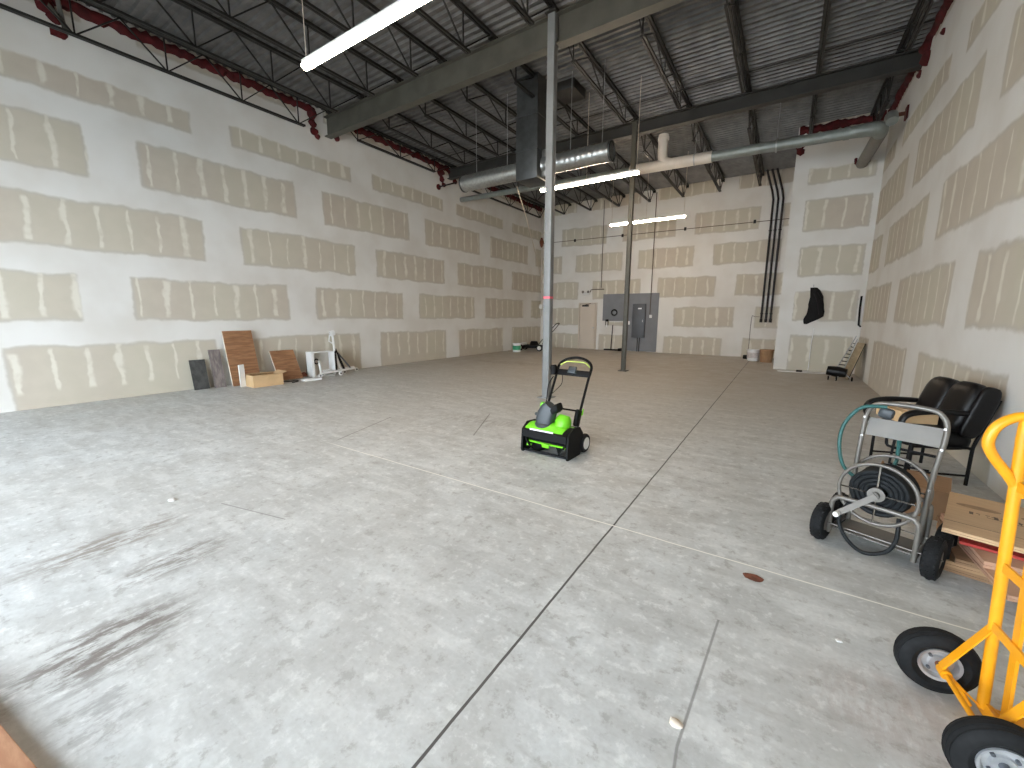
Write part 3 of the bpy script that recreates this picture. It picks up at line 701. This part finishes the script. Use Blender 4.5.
# ------------------------------------------------------------------ snow blower
t = thing('snow_blower', 'lime green and black electric snow blower standing before the front column', 'snow blower', (-2.36, 3.77, 0), math.radians(-2.5)); t.scale = (1.05, 1.0, .97)
side = [(.0, .03), (.02, .0), (.30, .0), (.36, .06), (.36, .24), (.28, .33), (.12, .34), (.02, .27)]
MB().prism(side, 'x', -.01, .012).build('side_plate', m_blk, t, False); MB().prism(side, 'x', .535, .557).build('side_plate', m_blk, t, False)
hood = [(.0, .27), (.0, .19), (.02, .19), (.05, .25), (.15, .29), (.27, .24), (.31, .12), (.30, .02), (.33, .02), (.35, .14), (.31, .27), (.18, .33), (.05, .30)]
MB().prism(hood, 'x', .012, .535).build('auger_housing', m_blk, t, False)
MB().b2((.012, .03, .012), (.535, .05, .035)).build('scraper_bar', m_blk, t, False)
MB().cyl((.012, .13, .12), (.535, .13, .12), .03, 16).build('auger_shaft', m_blk, t)
mb = MB()
for s in (0, 1):
    rr = []
    for i in range(25):
        f = i/24; x = (.03+.23*f) if s == 0 else (.52-.23*f); a = f*PI*1.15+2.6
        d = Vector((0, math.cos(a), math.sin(a))); nn = Vector((0, -math.sin(a), math.cos(a)))
        c = Vector((x, .13, .12)); rr.append([c+d*.03+nn*.012, c+d*.112+nn*.01, c+d*.112-nn*.01, c+d*.03-nn*.012])
    mb.rings(rr)
mb.build('auger_paddle', m_blk, t, False)
mb = MB().box((.275, .045, .11), (.09, .02, .055), (.2, 0, 0), .01).b2((.04, .04, .075), (.10, .06, .10)).box((.275, .06, .128), (.46, .012, .02), (.2, 0, 0)); mb.build('paddle_clamp', m_green, t)
# green shroud
def shroud(u, v):
    x = .03+.45*u; a = v
    y = .01+.30*a
    z = .285+.075*math.sin(PI*min(1, a*1.1))*(.55+.45*math.sin(PI*u)) + .02*a
    if a < .02: z = .262
    return Vector((x, y, z))
mb = MB(); mb.grid(shroud, 16, 12)
mb.b.verts.ensure_lookup_table()
ex = bmesh.ops.extrude_face_region(mb.b, geom=list(mb.b.faces))
for v in [q for q in ex['geom'] if isinstance(q, bmesh.types.BMVert)]: v.co.z -= .03
mb.build('green_shroud', m_green, t)
MB().box((.24, .012, .287), (.28, .006, .018), (-.3, 0, 0)).build('brand_strip', m_white, t, False)
MB().tube([(.40, .18, .33), (.405, .19, .38), (.41, .2, .42), (.415, .21, .455)], [.09, .088, .078, .05], 20, smooth=3).build('motor_cover', m_green, t)
MB().tube([(.34, .26, .33), (.345, .27, .38), (.35, .27, .41)], [.1, .085, .03], 18, smooth=2).build('battery_cover', m_green, t)
# chute
MB().lathe([(.0, 0), (.115, 0), (.115, .03), (.10, .045), (0, .045)], (.21, .15, .31), 'z', 28).build('chute_ring', m_slate, t)
def sq(cx, cy, cz, hx, hy, tilt):
    R = Euler((0, tilt, 0)).to_matrix(); out = []
    for k in range(24):
        a = 2*PI*k/24; ca, sa = math.cos(a), math.sin(a); e = .6
        out.append(R @ Vector((hx*math.copysign(abs(ca)**e, ca), hy*math.copysign(abs(sa)**e, sa), 0))+Vector((cx, cy, cz)))
    return out
MB().rings([sq(.21, .15, .34, .095, .085, 0), sq(.215, .15, .40, .1, .08, .1), sq(.225, .155, .46, .1, .075, .25), sq(.25, .16, .52, .09, .07, .45), sq(.275, .165, .555, .075, .065, .6)]).build('discharge_chute', m_slate, t)
MB().rings([sq(.30, .165, .50, .04, .07, 1.2), sq(.345, .165, .535, .05, .07, 1.2), sq(.37, .165, .555, .045, .065, 1.3)]).build('chute_cap', m_blk, t)
MB().box((.10, .16, .43), (.05, .03, .03), (0, .3, 0), .006).build('chute_lever', m_slate, t)
# rear body + wheels
MB().b2((.08, .30, .08), (.47, .44, .28), .03).build('rear_frame', m_blk, t)
for x in (-.01, .55):
    MB().lathe([(.02, -.025), (.10, -.025), (.11, -.012), (.11, .012), (.10, .025), (.02, .025)], (x+.005, .40, .11), 'x', 26).build('wheel', m_rub, t)
    MB().lathe([(.0, -.028), (.07, -.028), (.07, .028), (0, .028)], (x+.005, .40, .11), 'x', 20).build('wheel_hub', m_white, t)
for s, x in ((-1, .07), (1, .48)):
    MB().box((x, .37, .40), (.05, .1, .2), (-.35, 0, 0), .02).build('handle_bracket', m_blk, t)
    MB().tube([(x, .36, .32), (x, .45, .50), (x-.0, .64, .86)], .0145, 10).build('handle_tube', m_blk, t)
    MB().box((x+.045*s, .4, .47), (.012, .02, .09), (.3, .3*s, 0), .004).build('quick_release', m_green, t)
MB().cyl((.07, .42, .47), (.48, .42, .47), .011, 8).build('cross_brace', m_blk, t)
MB().box((.275, .645, .875), (.42, .035, .075), (-.45, 0, 0), .01).build('control_panel', m_blk, t)
MB().box((.275, .63, .915), (.1, .03, .09), (-.45, 0, 0), .012).build('control_box', m_slate, t)
MB().box((.275, .617, .885), (.1, .008, .014), (-.45, 0, 0)).build('panel_lettering', plain('pale_green_print', (150, 190, 150), .5), t, False)
MB().tube([(.07, .64, .86), (.075, .70, .965), (.15, .735, 1.03), (.275, .75, 1.055), (.40, .735, 1.03), (.475, .70, .965), (.48, .64, .86)], .016, 10, smooth=5).build('arched_grip', m_blk, t)
MB().tube([(.09, .69, .955), (.16, .715, 1.0), (.275, .72, 1.005), (.39, .715, 1.0), (.46, .69, .955)], .008, 8, smooth=4).build('bail_lever', plain('pale_lime', (196, 214, 110), .5), t)
MB().tube([(.05, .60, .84), (.04, .62, .93), (.035, .62, .96)], [.035, .045, .03], 12).build('chute_crank', m_blk, t)
MB().tube([(.05, .6, .82), (.03, .52, .72), (.06, .43, .55), (.09, .34, .46)], .006, 6, smooth=4).build('crank_rod', m_blk, t)
MB().tube([(.14, .65, .86), (.15, .62, .74), (.11, .55, .66), (.07, .5, .6)], .004, 6, smooth=5).build('cable', m_blk, t)
MB().box((.05, .36, .50), (.045, .06, .07), (0, .2, 0), .015).build('green_latch', m_green, t)

# ------------------------------------------------------------------ hose reel cart
t = thing('hose_reel_cart', 'grey steel four-wheeled hose reel cart with a black coiled hose, in front of the chair', 'hose reel cart', (.383, 3.384, 0), math.atan2(-.38184, .92423))
def pneu(name_t, c, ax, R, w, parent, rimr=.45, mat=m_rub):
    prof = []
    for k in range(13):
        a = -PI/2+PI*k/12; prof.append((R-w*.5+w*.5*math.cos(a)*1.0, w*.5*math.sin(a)))
    prof = [(R*rimr, -w*.3)]+prof+[(R*rimr, w*.3)]
    o = MB().lathe(prof, c, ax, 40).build(name_t, mat, parent)
    return o
def knob_tyre(c, parent):
    o = pneu('tyre', c, 'x', .128, .08, parent)
    mb = MB(); 
    for k in range(26):
        for s in (-1, 0, 1):
            a = 2*PI*(k+.5*(s == 0))/26; q = Vector((s*.022, math.cos(a)*(.127-.008*abs(s)), math.sin(a)*(.127-.008*abs(s))))
            mb.box(Vector(c)+q, (.014, .016, .008), Matrix.Rotation(a-PI/2, 3, 'X'))
    mb.build('tread', m_rub, o, False)
    MB().lathe([(0, -.03), (.055, -.03), (.06, -.012), (.06, .012), (.055, .03), (0, .03)], c, 'x', 24).build('wheel_hub', m_rgrey, o)
for c in ((-.035, -.02, .128), (.51, .0, .128), (-.035, .27, .128), (.51, .27, .128)): knob_tyre(c, t)
MB().cyl((-.07, -.02, .128), (.55, .0, .128), .0045, 8).build('axle', m_rgrey, t); MB().cyl((-.07, .27, .128), (.55, .27, .128), .0045, 8).build('axle', m_rgrey, t)
rg = .0125
def U(x0, x1, v, zt, zb=.06, r=.06): return [(x0, v, zb), (x0, v, zt-r), (x0+r*.3, v, zt-r*.3), (x0+r, v, zt), (x1-r, v, zt), (x1-r*.3, v, zt-r*.3), (x1, v, zt-r), (x1, v, zb)]
MB().tube(U(.0, .43, 0, .325), rg*1.15, 12, smooth=3).build('front_hoop', m_rgrey, t)
MB().tube(U(.02, .42, .30, .36), rg*1.15, 12, smooth=3).build('rear_hoop', m_rgrey, t)
for x in (.0, .43): MB().tube([(x, 0, .08), (x, .30, .08)], rg, 10).build('side_rail', m_rgrey, t)
MB().b2((.02, .06, .07), (.41, .29, .078)).build('base_tray', m_plate, t, False)
def ring(v, r, name):
    return MB().tube([(.215+r*math.cos(a), v, .405+r*math.sin(a)) for a in [2*PI*k/40 for k in range(40)]], rg*.9, 10, close=True).build(name, m_rgrey, t)
ring(.015, .195, 'reel_flange'); ring(.28, .2, 'reel_flange')
for v in (.015, .28):
    MB().cyl((.02, v, .405), (.41, v, .405), .005, 6).build('spoke', m_chrome, t); MB().cyl((.215, v, .21), (.215, v, .6), .005, 6).build('spoke', m_chrome, t)
MB().cyl((.215, -.03, .405), (.215, .30, .405), .022, 16).build('reel_axle', m_rgrey, t)
MB().cyl((.215, -.0, .405), (.215, .012, .405), .045, 24).build('hub_plate', m_plate, t)
mb = MB()
for j in range(9):
    for r in (.06, .085, .112, .138):
        mb.tube([(.215+(r+.004*math.sin(3*a+j))*math.cos(a), .045+.026*j, .405+r*math.sin(a)) for a in [2*PI*k/28 for k in range(28)]], .0145, 8, close=True)
mb.build('hose_coil', m_hose, t)
MB().tube([(.1, .02, .33), (.06, -.04, .2), (.11, -.06, .09), (.2, -.04, .02), (.3, -.02, .06), (.34, .0, .15), (.33, .05, .28)], .012, 10, smooth=8).build('hose_loop', m_hose, t)
MB().bar((.225, -.035, .41), (.06, -.055, .24), .036, .01, (0, 1, 0)).build('crank_arm', m_plate, t)
MB().lathe([(0, -.0), (.016, 0), (.018, -.02), (.016, -.045), (0, -.05)], (.055, -.06, .235), 'y', 14).build('crank_knob', m_white, t)
# push handle at the rear, leaning slightly
hp = [(.035, .24, .1), (.035, .24, .5), (.045, .25, .82), (.075, .25, .925), (.15, .25, .955), (.33, .25, .955), (.405, .25, .925), (.435, .25, .82), (.41, .24, .5), (.40, .24, .1)]
MB().tube(hp, rg*1.2, 12, smooth=4).build('push_handle', m_rgrey, t)
MB().box((.24, .26, .785), (.36, .008, .12), (-.25, 0, 0)).build('handle_plate', m_plate, t, False)
for x, z in ((.045, .72), (.045, .85), (.43, .72), (.43, .85), (.41, .45)): MB().cyl((x, .225, z), (x, .24, z), .008, 8).build('bolt', m_chrome, t)
MB().tube([(.16, .3, .74), (.16, .3, .68), (.2, .3, .66), (.40, .3, .655)], .009, 8, smooth=2).build('basket_hook', m_blk, t)
MB().tube([(.2, .3, .74), (.19, .3, .55), (.38, .31, .55)], .009, 8).build('basket_hook', m_blk, t); MB().tube([(.28, .3, .74), (.27, .3, .50)], .009, 8).build('basket_hook', m_blk, t)
MB().tube([(.16, .2, .94), (.04, .17, .92), (-.03, .13, .8), (-.035, .1, .66), (.0, .1, .52), (.06, .11, .46), (.12, .12, .44)], .0115, 10, smooth=6).build('leader_hose', m_teal, t)
MB().box((.155, .22, .895), (.08, .05, .07), (0, .2, 0), .02).build('hose_nozzle', m_slate, t)
MB().tube([(.22, .28, .82), (.225, .3, .62), (.22, .26, .52)], .012, 8, smooth=3).build('hose_tail', m_teal, t)

# ------------------------------------------------------------------ armchair
t = thing('office_chair', 'black leather reception chair with padded arms against the right wall', 'chair', (1.01, 5.39, 0), math.radians(18))
# local: x away from the room (back at +x), y width
hw = .29
def pillow(c, d, rot=(0, 0, 0), n=10, e=.55, puff=.0):
    mb = MB(); R = Euler(rot).to_matrix(); rr = []
    for i in range(n+1):
        v = -PI/2+PI*i/n; cz = math.sin(v); cr = max(.02, math.cos(v))
        z = math.copysign(abs(cz)**e, cz); rad = cr**e
        rr.append([R @ Vector((d[0]/2*rad*math.copysign(abs(math.cos(a))**e, math.cos(a)), d[1]/2*rad*math.copysign(abs(math.sin(a))**e, math.sin(a)), d[2]/2*z))+Vector(c) for a in [2*PI*k/24 for k in range(24)]])
    return mb.rings(rr)
pillow((.22, 0, .40), (.56, .60, .22)).build('seat', m_leather, t)
for s in (-1, 1):
    pillow((.39, s*.155, .70), (.17, .32, .48), (0, .28, 0)).build('back_cushion', m_leather, t)
pillow((.43, 0, .67), (.12, .64, .50), (0, .28, 0)).build('backrest', m_leather, t)
pillow((.43, -.31, .68), (.16, .07, .48), (0, .28, 0)).build('back_bolster', m_leather, t); pillow((.43, .31, .68), (.16, .07, .48), (0, .28, 0)).build('back_bolster', m_leather, t)
for s in (-1, 1):
    y = s*.30
    MB().tube([(.44, y, .66), (.25, y, .67), (.05, y, .665), (-.08, y, .63), (-.12, y, .56), (-.10, y, .48)], [.022, .03, .032, .03, .026, .018], 12, smooth=4, flat=(1.2, .9)).build('arm_pad', m_leather, t)
    MB().tube([(-.10, y, .5), (-.06, y, .42), (-.01, y, .34), (-.01, y, .0)], .014, 8).build('leg', m_blk, t)
    MB().tube([(.56, y, .80), (.45, y, .42), (.435, y, .35), (.435, y, .0)], .014, 8).build('leg', m_blk, t)
    MB().tube([(-.01, y, .33), (.435, y, .35)], .011, 8).build('seat_rail', m_blk, t)
    MB().tube([(-.01, y, .09), (.435, y, .09)], .01, 8).build('stretcher', m_blk, t)
for x in (-.01, .435): MB().tube([(x, -.30, .335), (x, .30, .335)], .011, 8).build('seat_rail', m_blk, t)
t = thing('cardboard_box', 'small light brown cardboard box lying on the black chair seat', 'box', (1.08, 5.47, .512), math.radians(20))
MB().b2((-.14, -.19, 0), (.16, .19, .11), .004).build('body', m_kraft, t, False); MB().box((-.02, 0, .114), (.1, .36, .004), (0, .05, 0)).build('packing_tape', plain('glossy_tape', (224, 196, 168), .2), t, False)

# ------------------------------------------------------------------ cardboard pile
def sheet(name, lab, cx, cy, z, w, d, th_, rz, mat, tilt=(0, 0), extra=None, group='flattened cardboard pile'):
    t = thing(name, lab, 'cardboard', (cx, cy, z), rz, group); t.rotation_euler = (tilt[0], tilt[1], rz)
    mb = MB().b2((-w/2, -d/2, 0), (w/2, d/2, th_*.42)).b2((-w/2+.004, -d/2+.004, th_*.42), (w/2-.006, d/2-.004, th_*.58)).b2((-w/2, -d/2, th_*.58), (w/2-.003, d/2, th_))
    mb.build('folded_sheet', mat, t, False)
    if extra: extra(t, w, d, th_)
    return t
D = math.radians
sheet('flattened_box', 'lowest grey-brown flattened box in the pile, against the floor', 1.28, 3.60, .0, .62, .66, .035, D(-14), m_card3)
sheet('flattened_box', 'second flattened box from the floor, poking out towards the hose reel wheel', 1.29, 3.58, .038, .62, .62, .035, D(-10), m_card)
sheet('flattened_box', 'third flattened box from the floor, darker edge, under the leaning sheets', 1.31, 3.62, .076, .60, .70, .03, D(-6), m_card3)
sheet('flattened_box', 'long pinkish flattened box reaching farthest towards the yellow hand truck', 1.345, 3.36, .11, .60, .84, .03, D(3), m_card2)
sheet('flattened_box', 'pinkish flattened box under the red sleeve in the cardboard pile', 1.335, 3.52, .143, .60, .66, .04, D(2), m_card2)
tag(MB().box((1.30, 3.60, .193), (.50, .62, .016), (0, 0, D(-12))).build('plastic_sleeve', m_redp, None, False), 'flat red plastic sleeve just under the top box of the pile', 'sleeve')
tag(MB().box((1.42, 3.28, .205), (.28, .10, .006), (0, 0, D(-12))).build('white_strip', m_white, None, False), 'white flat strip sticking out of the cardboard pile behind the yellow tube', 'strip')
def prints(t, w, d, th_):
    mb = MB(); rnd = random.Random(3)
    z = th_+.001; x = -.17
    for k in range(9):      # illegible word: worn letter strokes
        for q in range(rnd.choice((2, 3))): mb.box((x+rnd.uniform(-.006, .006), .02+rnd.uniform(-.016, .016), z), (rnd.choice((.006, .018)), rnd.choice((.036, .007)), .001))
        x += .034
    mb.b2((-.1, -.015, z), (.12, -.011, z+.001)); mb.build('printed_word', m_ink, t, False)
    mb = MB()
    for (cx, cy, rx, ry) in ((-.14, .14, .10, .035), (.12, .14, .08, .035)):
        mb.rings([[Vector((cx+rx*math.cos(a), cy+ry*math.sin(a), z)) for a in [2*PI*k/24 for k in range(24)]], [Vector((cx+rx*math.cos(a), cy+ry*math.sin(a), z+.001)) for a in [2*PI*k/24 for k in range(24)]]])
    mb.build('printed_mark', plain('pale_ink', (150, 122, 92), .85), t, False)
    MB().b2((-w/2, -d*.30, th_), (w/2, -d*.295, th_+.001)).build('crease', m_ink, t, False)
sheet('flattened_box', 'large printed flattened box on top of the pile between hose reel and hand truck', 1.285, 3.66, .235, .56, .78, .028, D(-15.5), m_cardl, extra=prints)
t = thing('cardboard_box', 'brown cardboard box on the floor hidden behind the hose reel cart', 'box', (1.0, 4.42, 0), D(-14))
MB().b2((-.16, -.22, 0), (.2, .22, .23)).build('body', m_card3, t, False); MB().box((-.19, 0, .21), (.006, .4, .14), (0, -.5, 0)).build('flap', m_card, t, False)
tag(MB().box((1.30, 3.66, .222), (.5, .6, .024), (0, 0, D(-15))).build('flattened_box', m_card3, None, False), 'thin dark flattened box right beneath the printed top one', 'cardboard', 'flattened cardboard pile')

# ------------------------------------------------------------------ yellow hand truck
t = thing('hand_truck', 'yellow tubular hand truck with two fat black tyres at the right edge', 'hand truck', (.675, 1.975, 0), math.atan2(.12, .993))
# local x -> towards load (right), local y -> along the axle (away)
for s, lab in ((1, 'far'), (-1, 'near')):
    c = (0, s*.215, .13)
    o = pneu('tyre', c, 'y', .132, .085, t, .5)
    mb = MB()
    for dy in (-.022, -.008, .008, .022):
        rr_ = .0895+.0425*math.sqrt(1-(dy/.0425)**2); mb.lathe([(rr_-.002, dy-.003), (rr_+.0012, dy-.003), (rr_+.0012, dy+.003), (rr_-.002, dy+.003)], c, 'y', 40)
    mb.build('tread_rib', m_rub, o)
    MB().lathe([(.0, -.02), (.03, -.022), (.034, -.014), (.05, -.012), (.058, -.03), (.068, -.034), (.068, .034), (.058, .03), (.05, .012), (.034, .014), (.03, .022), (0, .02)], c, 'y', 32).build('wheel_rim', m_rim, o)
    MB().cyl((0, s*.215-.05, .13), (0, s*.215+.03, .13), .013, 12).build('axle_nut', m_rust if s > 0 else m_panel, o)
    for k in range(4):
        a = PI/4+PI/2*k; MB().cyl((.04*math.cos(a), s*.215-.024, .13+.04*math.sin(a)), (.04*math.cos(a), s*.215-.012, .13+.04*math.sin(a)), .006, 8).build('rim_bolt', m_panel, o)
MB().cyl((0, -.16, .13), (0, .165, .13), .010, 10).build('axle', m_yel, t)
for s in (-1, 1):
    y = s*.15
    MB().tube([(.122, y, .03), (.115, y, .2), (.098, y, .56), (.082, y, .93), (.075, y, 1.1), (.075, y, 1.18)], .0175, 14).build('upright', m_yel, t)
    MB().tube([(.10, y, .89), (.07, y, .945), (.01, y, 1.03), (-.008, y, 1.08), (.005, y, 1.135), (.04, y, 1.17), (.08, y, 1.18), (.14, y, 1.17)], .0165, 12, smooth=5).build('loop_grip', m_yel, t)
    MB().bar((-.012, y+s*.0, .15), (.102, y, .372), .034, .006, (1, 0, 1)).build('wheel_strap', m_yel, t)
    MB().tube([(.0, y+.005*s, .13), (.05, y-.0*s, .08), (.085, y-.0, .02)], .010, 10).build('wheel_stay', m_yel, t)
    MB().tube([(.01, y, .125), (.115, y-.01*s, .03)], .004, 8).build('stay_rod', m_yel, t)
    MB().cyl((0, y-.02, .13), (0, y+.02, .13), .019, 12).build('axle_boss', m_yel, t)
MB().bar((.125, .03, .03), (.085, .03, .93), .034, .010, (1, 0, 0)).build('centre_bar', m_yel, t)
for z in (.38, .62, .93): MB().bar((.11 - .03*z, -.15, z), (.11-.03*z, .15, z), .008, .035).build('cross_strap', m_yel, t)
MB().tube([(.14, .15, .035), (.16, .0, .05), (.14, -.15, .035)], .012, 8).build('lower_brace', m_yel, t)
MB().b2((.12, -.18, .004), (.36, .18, .014)).b2((.12, -.18, .004), (.13, .18, .06)).build('toe_plate', m_yel, t, False)

# ------------------------------------------------------------------ small bits
tag(MB().box((-2.3, -.332, .02), (1.2, .70, .04), (0, 0, .135), .004).build('wooden_platform', m_sill), 'worn brown wooden platform edge in the bottom left corner', 'platform')
def chip(lab, x, y, r, mat, zf=.12, name='floor_debris', cat='debris'):
    mb = MB(); g = bmesh.ops.create_icosphere(mb.b, subdivisions=2, radius=r)['verts']
    for v in g: v.co = Vector((v.co.x*1.2, v.co.y*.9, max(-r*.5, v.co.z)*zf))*(.8+.4*random.random())+Vector((x, y, r*.5*zf))
    tag(mb.build(name, mat), lab, cat)
chip('flat rusty brown spot of debris on the floor right of the floor joint', -.015, 2.607, .045, m_rust, .12)
chip('whitish plaster crumb on the floor near the bottom of the picture', -.204, 1.437, .022, m_edge, .4)
chip('tiny white crumb on the floor left of the yellow hand truck', .354, 2.283, .012, m_white, .5)
chip('tiny white crumb far left on the bright floor', -4.1, 1.1, .03, m_white, .3)
